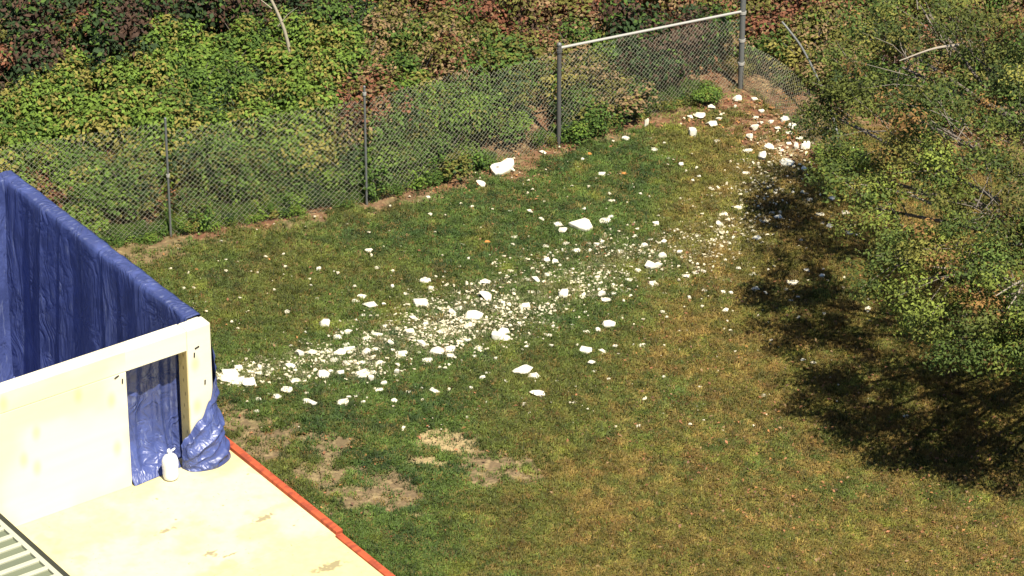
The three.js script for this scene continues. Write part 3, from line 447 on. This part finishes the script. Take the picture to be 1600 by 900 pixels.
// ---------- grass and litter ----------
{
  const bl = new Leaves(), tuft = (n, h, spread) => {
    const p = [], nn = [], ix = [];
    for (let k = 0; k < n; k++) {
      const w = rr(0, 6.28), q = Math.sqrt(rnd()) * spread, x = Math.cos(w) * q, z = Math.sin(w) * q, hh = h * rr(0.5, 1.2), ln = rr(0.3, 1.2) * hh, w2 = rr(0, 6.28), lx = Math.cos(w2) * ln, lz = Math.sin(w2) * ln, bw = rr(0.003, 0.0062), sx = -Math.sin(w2) * bw, sz = Math.cos(w2) * bw, o = p.length / 3;
      p.push(x - sx, -0.012, z - sz, x + sx, -0.012, z + sz, x + lx * 0.4 - sx, hh * 0.65, z + lz * 0.4 - sz, x + lx * 0.4 + sx, hh * 0.65, z + lz * 0.4 + sz, x + lx, hh * 0.85, z + lz);
      for (let i = 0; i < 5; i++) { const v = V(lx, ln * 0.9 + 0.03, lz).normalize(); nn.push(v.x, v.y, v.z); }
      ix.push(o, o + 1, o + 2, o + 1, o + 3, o + 2, o + 2, o + 3, o + 4);
    }
    const g = new THREE.BufferGeometry(); g.setAttribute('position', new THREE.Float32BufferAttribute(p, 3)); g.setAttribute('normal', new THREE.Float32BufferAttribute(nn, 3)); g.setIndex(ix); return g;
  };
  const gm = new THREE.MeshPhysicalMaterial({ color: 0xffffff, roughness: 1, specularIntensity: 0.15, side: THREE.DoubleSide, transmission: 0.2, thickness: 0 });
  const kinds = [[tuft(22, 0.05, 0.07), 46000], [tuft(16, 0.065, 0.055), 42000], [tuft(26, 0.035, 0.09), 42000]];
  for (const [geo, count] of kinds) {
    const im = new THREE.InstancedMesh(geo, gm, count), M = new THREE.Matrix4(), E = new THREE.Euler(), C = new THREE.Color(); let n = 0, guard = 0;
    while (n < count && guard++ < count * 6) {
      const z = rr(-8.6, 9.3), x = rr(-8.6, 8.6) * (1 - (z + 8) * 0.006), bk = behind(x, z); if (bk > 0.15 || onPatio(x, z)) continue;
      const [a, b] = toAB(x, z); if (a < KA + 0.07 && b > -0.45) continue;
      const [s] = bare(x, z); if (rnd() < ss(0.1, 0.75, s) * 0.93) continue;
      let c = turf(x, z); const v = Math.exp(rr(-0.75, 0.6)) * (0.62 + 0.76 * vn(x * 7.3 + 50, z * 5.1)); c = c.map((q) => q * v * 1.62); const h = rnd(); if (h < 0.08) c = mix3(c, [0.36, 0.24, 0.075], 0.8); else if (h < 0.12 && h > 0.105) c = mix3(c, [0.30, 0.11, 0.04], 0.7); else if (h < 0.105) c = mix3(c, [0.14, 0.22, 0.04], 0.8);
      const d = dust(x, z); if (rnd() < d * 0.42) c = mix3(c, DUST, rr(0.15, 0.7));
      E.set(0, rr(0, 6.28), 0); const k = rr(0.7, 1.25); M.makeRotationFromEuler(E).scale(V(k, k * rr(0.7, 1.2), k)).setPosition(x, groundY(x, z), z); im.setMatrixAt(n, M); C.setRGB(...c); im.setColorAt(n, C); n++;
    }
    im.count = n; top(im, 'lawn_grass', 'short patchy green and dry grass of the lawn', 'grass', null, 'stuff');
  }
  // dry leaves
  const lf = new THREE.BufferGeometry(); lf.setAttribute('position', new THREE.Float32BufferAttribute([-0.5, 0, 0, 0, 0.12, 0.3, 0.55, 0.1, 0, 0, 0.16, -0.3], 3)); lf.setIndex([0, 1, 2, 0, 2, 3]); lf.computeVertexNormals();
  const N = 13000, im = new THREE.InstancedMesh(lf, mat(1, 1, 1, 0.8, { side: THREE.DoubleSide }), N), M = new THREE.Matrix4(), C = new THREE.Color(); let n = 0, g2 = 0;
  while (n < N && g2++ < 200000) {
    const x = rr(-9.5, 9), z = rr(-11, 9), bk = behind(x, z); if (onPatio(x, z) || bk > 5) continue; const [s, c0] = bare(x, z);
    const p = bk > 0 ? 0.6 : 0.03 + (c0 === RUST ? s * 0.9 : s * 0.1) + ss(0.5, 4, x) * ss(-1, 3, z) * 0.32; if (rnd() > p) continue;
    const k = rr(0.025, 0.075); M.makeRotationFromEuler(new THREE.Euler(rr(-0.5, 0.5), rr(0, 6.28), rr(-0.5, 0.5))).scale(V(k, k, k)).setPosition(x, groundY(x, z) + rr(0.012, 0.05), z); im.setMatrixAt(n, M);
    const q = rnd(), c = q < 0.4 ? [0.30, 0.13, 0.055] : q < 0.7 ? [0.24, 0.15, 0.07] : q < 0.85 ? [0.36, 0.17, 0.05] : [0.16, 0.08, 0.045]; const v = rr(0.6, 1.3); C.setRGB(c[0] * v, c[1] * v, c[2] * v); im.setColorAt(n, C); n++;
  }
  im.count = n; top(im, 'leaf_litter', 'dry brown leaves strewn along the fence and the lawn', 'leaves', null, 'stuff');
}

// ---------- debris ----------
const whiteMap = dataTex(256, (u, v) => { const n = fbm(u * 7, v * 7, 4), f = fbm(u * 40, v * 40, 2), k = 0.92 + 0.12 * f; return mix3([0.78, 0.74, 0.60], [0.66, 0.59, 0.40], ss(0.5, 0.75, n)).map((q) => q * k); });
const chunkM = new THREE.MeshStandardMaterial({ map: whiteMap, roughness: 0.9 }), crumbM = mat(0.72, 0.66, 0.48, 0.95);
function lumpGeo(n, flat) {
  const pts = [], sk = rr(-0.5, 0.5); for (let k = 0; k < n; k++) { const d = V(rr(-1, 1), rr(-1, 1), rr(-1, 1)); const m = Math.max(Math.abs(d.x), Math.abs(d.y), Math.abs(d.z)); d.divideScalar(lerp(d.length(), m, flat)).multiplyScalar(rr(0.78, 1)); d.x += d.y * sk; pts.push(d); }
  const g = new ConvexGeometry(pts); g.computeBoundingBox(); const b = g.boundingBox; g.translate(-(b.min.x + b.max.x) / 2, -b.min.y, -(b.min.z + b.max.z) / 2); g.scale(1 / (b.max.x - b.min.x), 1 / (b.max.y - b.min.y), 1 / (b.max.z - b.min.z));
  const p = g.attributes.position, uv = new Float32Array(p.count * 2); for (let i = 0; i < p.count; i++) { uv[i * 2] = p.getX(i) + p.getY(i) * 0.4; uv[i * 2 + 1] = p.getZ(i) + p.getY(i) * 0.3; } g.setAttribute('uv', new THREE.BufferAttribute(uv, 2)); return g;
}
const LUMPS = Array.from({ length: 14 }, (_, k) => lumpGeo(14 + (k % 7) * 3, (k % 3) * 0.3));
const CH = [751, 289, 14, 9, 669, 309, 6, 4, 737, 325, 6, 5, 797, 331, 7, 4, 828, 333, 9, 7, 846, 344, 10, 6, 872, 352, 13, 5, 879, 362, 12, 9, 945, 347, 16, 8, 954, 341, 8, 7, 913, 328, 7, 6, 1001, 304, 6, 6, 971, 287, 5, 3, 959, 315, 4, 4, 1025, 352, 9, 9, 804, 371, 10, 5, 802, 384, 6, 5, 723, 383, 7, 4, 853, 386, 9, 4, 860, 397, 6, 5, 875, 376, 7, 4, 884, 382, 11, 5, 879, 394, 3, 7, 900, 394, 13, 8, 921, 382, 6, 4, 932, 384, 9, 7, 941, 380, 8, 7, 854, 409, 10, 9, 867, 411, 9, 8, 802, 419, 5, 3, 732, 405, 4, 4, 993, 371, 6, 5, 1017, 375, 9, 5, 977, 384, 6, 5, 1007, 384, 10, 7, 969, 394, 11, 6, 1004, 395, 8, 4, 1035, 401, 12, 10, 1016, 418, 15, 14, 1028, 416, 13, 11, 996, 423, 9, 6, 856, 430, 11, 6, 924, 434, 7, 4, 933, 435, 8, 6, 982, 438, 11, 5, 1021, 444, 14, 6, 959, 447, 6, 6, 981, 453, 7, 3, 665, 439, 15, 6, 674, 452, 9, 7, 759, 441, 15, 9, 772, 447, 6, 4, 825, 438, 10, 6, 837, 440, 13, 10, 758, 466, 18, 14, 802, 454, 9, 4, 829, 457, 10, 4, 841, 457, 6, 4, 880, 462, 14, 14, 940, 462, 11, 10, 947, 470, 14, 9, 959, 460, 7, 5, 912, 464, 6, 7, 860, 467, 5, 4, 786, 475, 7, 6, 821, 480, 14, 10, 658, 475, 22, 9, 717, 483, 13, 7, 707, 491, 11, 11, 741, 495, 25, 12, 722, 497, 7, 5, 867, 487, 6, 4, 914, 489, 6, 4, 1036, 490, 6, 4,
  1082, 284, 5, 5, 1112, 296, 11, 6, 1143, 296, 4, 4, 1111, 325, 8, 4, 1154, 325, 12, 7, 1130, 337, 12, 6, 1124, 352, 10, 9, 1123, 360, 8, 4, 1206, 333, 10, 4, 1216, 341, 12, 10, 1194, 347, 11, 6, 1212, 304, 4, 5, 1239, 303, 5, 5, 1223, 297, 5, 3, 1182, 374, 11, 9, 1056, 361, 11, 5, 1090, 369, 8, 5, 1103, 376, 7, 4, 1113, 376, 8, 5, 1137, 380, 6, 4, 1160, 368, 7, 4, 1037, 379, 8, 7, 1061, 397, 6, 8, 1146, 403, 7, 4, 1133, 407, 6, 4, 1115, 410, 6, 4, 1154, 420, 8, 5, 1086, 427, 10, 6, 1097, 424, 12, 6, 1072, 432, 12, 5, 1201, 423, 4, 5, 1176, 429, 11, 4, 1187, 429, 6, 3, 1180, 452, 12, 5, 1196, 459, 7, 5, 1238, 442, 16, 8, 1229, 452, 9, 5, 1235, 470, 7, 4, 1247, 465, 6, 5, 1101, 454, 10, 6, 1130, 458, 7, 6, 1142, 460, 6, 6, 1077, 467, 5, 6, 1133, 487, 9, 8, 1039, 458, 7, 3, 1035, 489, 7, 5,
  952, 509, 19, 11, 916, 520, 10, 6, 934, 518, 7, 7, 861, 542, 7, 6, 915, 550, 17, 10, 941, 551, 12, 7, 962, 542, 9, 6, 990, 541, 4, 5, 1002, 541, 11, 6, 966, 555, 5, 4, 925, 569, 12, 9, 930, 581, 9, 4, 816, 579, 26, 13, 834, 589, 16, 9, 840, 618, 20, 5, 792, 597, 9, 4, 754, 591, 8, 7, 762, 583, 8, 4, 870, 597, 5, 4, 897, 630, 7, 5, 759, 629, 5, 4, 736, 608, 5, 5, 819, 633, 9, 3, 679, 612, 15, 9, 660, 608, 4, 4, 659, 626, 8, 3, 850, 506, 9, 5, 864, 512, 7, 6, 894, 508, 7, 4, 813, 507, 10, 5, 775, 530, 14, 14, 787, 521, 16, 11, 790, 530, 16, 8, 747, 545, 12, 7, 857, 525, 9, 4, 951, 594, 5, 5, 1037, 591, 6, 5, 1044, 605, 6, 4,
  576, 393, 10, 8, 625, 385, 7, 4, 498, 422, 7, 7, 522, 426, 4, 4, 590, 420, 12, 4, 613, 424, 7, 5, 696, 426, 5, 4, 694, 434, 5, 4, 613, 450, 5, 7, 635, 460, 9, 4, 566, 464, 12, 8, 556, 471, 11, 5, 578, 478, 19, 9, 600, 477, 6, 6, 486, 448, 4, 4, 496, 468, 6, 4, 449, 489, 8, 6, 507, 508, 14, 13, 577, 488, 7, 4, 567, 493, 8, 5, 557, 502, 6, 5, 544, 520, 13, 9, 477, 522, 4, 6, 601, 511, 8, 6, 646, 500, 13, 9, 666, 508, 9, 9, 641, 519, 14, 9, 691, 519, 12, 7,
  528, 528, 13, 4, 573, 531, 14, 5, 588, 524, 17, 5, 542, 540, 10, 6, 469, 554, 16, 12, 488, 551, 15, 9, 513, 551, 13, 4, 530, 552, 20, 12, 547, 548, 17, 5, 524, 563, 14, 8, 572, 552, 12, 10, 587, 547, 12, 7, 611, 538, 9, 9, 613, 549, 7, 6, 454, 574, 15, 9, 418, 575, 10, 5, 421, 583, 11, 5, 406, 578, 6, 9, 405, 585, 14, 6, 393, 582, 12, 5, 360, 585, 25, 10, 357, 593, 25, 8, 371, 597, 22, 9, 388, 599, 22, 9, 506, 588, 18, 13, 517, 582, 9, 6, 532, 584, 12, 8, 566, 586, 20, 7, 581, 584, 13, 7, 580, 594, 8, 9, 542, 569, 13, 7, 566, 569, 9, 8, 592, 569, 12, 8, 462, 596, 15, 7, 448, 611, 16, 6, 433, 621, 13, 8, 404, 625, 9, 4, 421, 617, 6, 4, 478, 627, 12, 7, 488, 630, 15, 9, 535, 630, 17, 8, 545, 622, 8, 5, 555, 621, 7, 5, 573, 623, 6, 4, 568, 630, 6, 6, 593, 611, 11, 7, 600, 601, 9, 8, 616, 629, 9, 7, 401, 644, 8, 5, 373, 576, 13, 8, 455, 542, 6, 4,
  627, 555, 17, 9, 659, 541, 14, 11, 683, 550, 20, 9, 701, 547, 18, 9, 704, 558, 11, 7, 668, 564, 14, 4, 774, 563, 5, 7, 741, 558, 7, 5, 728, 533, 11, 8, 719, 536, 8, 6, 620, 584, 7, 9, 655, 552, 8, 5, 734, 510, 13, 4, 691, 517, 10, 5, 638, 614, 9, 3,
  1152, 155, 12, 9, 1112, 169, 10, 9, 1093, 182, 15, 11, 1078, 184, 9, 7, 1112, 195, 16, 10, 1123, 187, 9, 6, 1010, 196, 6, 12, 1082, 211, 11, 13, 978, 218, 10, 8, 1022, 234, 10, 6, 1038, 224, 6, 4, 1045, 248, 6, 4, 1064, 259, 8, 7, 1121, 222, 10, 5, 1171, 216, 9, 9, 1168, 237, 13, 8, 1191, 248, 11, 15, 1202, 231, 14, 10, 1179, 202, 11, 10, 1181, 185, 9, 6, 1188, 193, 8, 5, 1205, 191, 9, 6, 1215, 202, 8, 5, 1226, 187, 12, 8, 1239, 200, 14, 10, 1233, 209, 9, 6, 1249, 217, 11, 6, 1258, 230, 14, 13, 1244, 232, 7, 12, 1230, 256, 20, 12, 1221, 235, 7, 4, 1233, 225, 7, 4, 1166, 271, 11, 5, 1189, 272, 7, 3, 1092, 277, 6, 5, 1179, 155, 9, 4, 1190, 174, 8, 5, 1149, 167, 5, 5, 1204, 259, 9, 5, 1256, 266, 8, 8, 1307, 260, 6, 6, 1300, 312, 10, 9, 1264, 313, 10, 6, 1259, 304, 8, 4, 1281, 336, 12, 5, 1321, 333, 12, 5, 1296, 355, 9, 8, 1285, 349, 7, 5, 1327, 365, 12, 5, 1340, 368, 8, 6, 1331, 352, 9, 5, 1254, 375, 9, 6, 1260, 423, 9, 6, 1284, 432, 8, 6, 1356, 482, 9, 4, 1255, 564, 8, 6, 1271, 568, 9, 6,
  801, 268, 7, 6, 848, 239, 10, 6, 941, 273, 10, 7, 910, 250, 5, 5, 997, 667, 7, 6, 1094, 605, 6, 4, 1192, 618, 8, 5];
const BIG = {
  '1230,256': 'largest white chunk on the red soil by the fence corner', '952,509': 'oval white chunk alone on the brown grass right of the debris band', '816,579': 'broad white slab lying on dark green grass in the foreground', '834,589': 'white chunk touching the right end of the foreground slab',
  '840,618': 'thin white strip lying nearest the foreground below the slab', '915,550': 'half round white chunk with flat base right of the debris band', '741,495': 'long white fragment in the middle of the dense debris band', '758,466': 'bulky white chunk at the upper edge of the dense debris band',
  '658,475': 'pointed white slab at the upper left of the debris band', '578,478': 'white chunk largest of the little cluster left of the band', '507,508': 'round white chunk standing alone above the debris by the wall', '1238,442': 'white chunk at the tip of the tree shadow', '1010,196': 'small upright white piece against the fence foot',
  '1082,211': 'triangular upright white piece near the fence foot', '1016,418': 'lower white chunk of the trio right of the band', '1035,401': 'square white chunk above the trio right of the band', '627,555': 'blocky white chunk at the lower edge of the debris band', '530,552': 'largest white chunk in the debris nearest the tarpaulin corner', '506,588': 'square white chunk at the lower edge of debris near the wall', '566,586': 'long white strip at the lower edge of debris near the wall',
  '360,585': 'upper of the long white pieces heaped beside the corner tarpaulin', '751,289': 'white chunk on the grass below the big slab by the fence', '997,667': 'tiny white chunk alone on the open lawn in the foreground', '880,462': 'tall white chunk in the right half of the debris band', '775,530': 'leftmost white chunk of the tight cluster below the band', '1202,231': 'rounded white chunk in the middle of the red soil',
};
function chunkZone(x, y) {
  if (x > 1245 && y > 240 || x > 1225 && y > 435 || x > 1170 && y > 445 && y < 475) return ['white fragment lying in or beside the shade of the broad tree', 'fragments in the tree shade'];
  if (y < 280 && x > 1060) return ['white fragment scattered around the red soil by the fence corner', 'fragments by the fence corner'];
  if (y < 360 && x < 1060 || x < 700 && y < 460 && x > 440) return ['white fragment thinly scattered on the grass between fence and debris band', 'fragments between fence and band'];
  if (x < 615) return ['white fragment in the debris nearest the tarpaulin corner', 'fragments nearest the tarpaulin corner'];
  if (y > 500 && x > 840 || y > 570) return ['white fragment scattered on the grass below the debris band', 'fragments below the band'];
  if (x > 1045) return ['white fragment between the debris band and the broad tree', 'fragments between band and tree'];
  return ['white fragment in the dense middle of the debris band', 'fragments in the middle of the band'];
}
for (let i = 0; i < CH.length; i += 4) {
  const [x, y, w, h] = CH.slice(i, i + 4), p = at(x, y + h * 0.15), sc = FOCAL / p.distanceTo(CP), W = (w * 1.2) / sc, D = W * rr(0.7, 0.95), Hh = clamp((h * 1.2 / sc - 0.4 * D) / 0.85, W * 0.28, W * 2);
  const m = new THREE.Mesh(LUMPS[Math.floor(rnd() * LUMPS.length)], chunkM); m.position.set(p.x, groundY(p.x, p.z) + 0.004, p.z); m.scale.set(W, Hh, D); m.rotation.set(rr(-0.06, 0.06), rr(-0.35, 0.35) + (rnd() < 0.5 ? Math.PI : 0), rr(-0.06, 0.06));
  const key = x + ',' + y, [l, g] = chunkZone(x, y); top(m, 'debris_chunk', BIG[key] || l, 'debris', BIG[key] ? undefined : g);
}
// the two big slabs, cut to their own outlines
function slab(outline, thick, p, turn, tilt, label) {
  const s = new THREE.Shape(outline.map(([x, y]) => new THREE.Vector2(x, y))), g = new THREE.ExtrudeGeometry(s, { depth: thick, bevelEnabled: true, bevelThickness: 0.02, bevelSize: 0.02, bevelSegments: 2 }); g.rotateX(-Math.PI / 2);
  const grp = new THREE.Group(); grp.position.copy(p).setY(groundY(p.x, p.z) + 0.03); grp.rotation.set(tilt, turn, 0); part(grp, 'slab_body', g, chunkM); return grp;
}
top(slab([[-0.17, 0.05], [0.0, 0.13], [0.07, 0.17], [0.13, 0.12], [0.18, -0.06], [0.08, -0.12], [-0.02, -0.07], [-0.1, 0.0]], 0.05, at(907, 358), 0, 0.12, ''), 'debris_slab', 'large white pointed slab on open grass above the debris band', 'debris');
{
  const s = slab([[-0.19, 0.0], [-0.16, 0.06], [-0.02, 0.10], [0.08, 0.20], [0.17, 0.20], [0.18, 0.08], [0.1, -0.06], [-0.02, -0.15], [-0.11, -0.16], [-0.16, -0.08]], 0.06, at(785, 268), 0, 0.25, '');
  const d = new THREE.CircleGeometry(0.03, 12); d.scale(1, 0.7, 1); d.rotateX(-Math.PI / 2); d.translate(-0.08, 0.084, 0.02); part(s, 'grey_mark', d, mat(0.18, 0.18, 0.17, 0.9));
  top(s, 'debris_slab', 'largest white slab with a grey mark lying beside the fence', 'debris');
}
// orange leaves that stand out on the lawn
for (const [x, y, l] of [[761, 380, 'orange fallen leaf on the grass above the debris band'], [975, 273, 'orange fallen leaf on the far lawn near the fence'], [920, 242, 'small orange fallen leaf near the old dark fence post']]) {
  const p = at(x, y), g = new THREE.SphereGeometry(0.05, 8, 6); g.scale(1, 0.45, 0.8); const q = g.attributes.position; for (let i = 0; i < q.count; i++) q.setXYZ(i, q.getX(i) * (1 + 0.3 * Math.sin(i * 1.7)), q.getY(i), q.getZ(i) * (1 + 0.3 * Math.cos(i * 2.3))); g.computeVertexNormals(); g.translate(0, 0.03, 0);
  const m = new THREE.Mesh(g, mat(0.55, 0.22, 0.05, 0.8)); m.position.set(p.x, groundY(p.x, p.z), p.z); top(m, 'fallen_leaf', l, 'leaf');
}
{
  const N = 5000, im = new THREE.InstancedMesh(lumpGeo(9, 0.3), crumbM, N), M = new THREE.Matrix4(), C = new THREE.Color(); let n = 0, g = 0;
  while (n < N && g++ < 400000) {
    const x = rr(-5.5, 6), z = rr(-7.5, 4.5); if (onPatio(x, z) || behind(x, z) > -0.05) continue; const d = dust(x, z); if (rnd() > Math.pow(d, 1.5) * 0.5 * ss(0.3, 0.65, fbm(x * 2.3, z * 2.3 + 50, 3)) + 0.004) continue;
    const k = 0.01 + 0.042 * Math.pow(rnd(), 3.2); M.makeRotationFromEuler(new THREE.Euler(rr(-0.4, 0.4), rr(0, 6.28), rr(-0.4, 0.4))).scale(V(k * rr(0.8, 1.8), k * rr(0.4, 0.9), k)).setPosition(x, groundY(x, z) + rr(0.015, 0.045), z); im.setMatrixAt(n, M); const v = rr(0.7, 1.05); C.setRGB(v, v * 0.98, v * 0.93); im.setColorAt(n, C); n++;
  }
  im.count = n; top(im, 'debris_crumbs', 'pale crumbs strewn through the grass of the debris band', 'crumbs', null, 'stuff');
}
renderer.render(scene, camera);
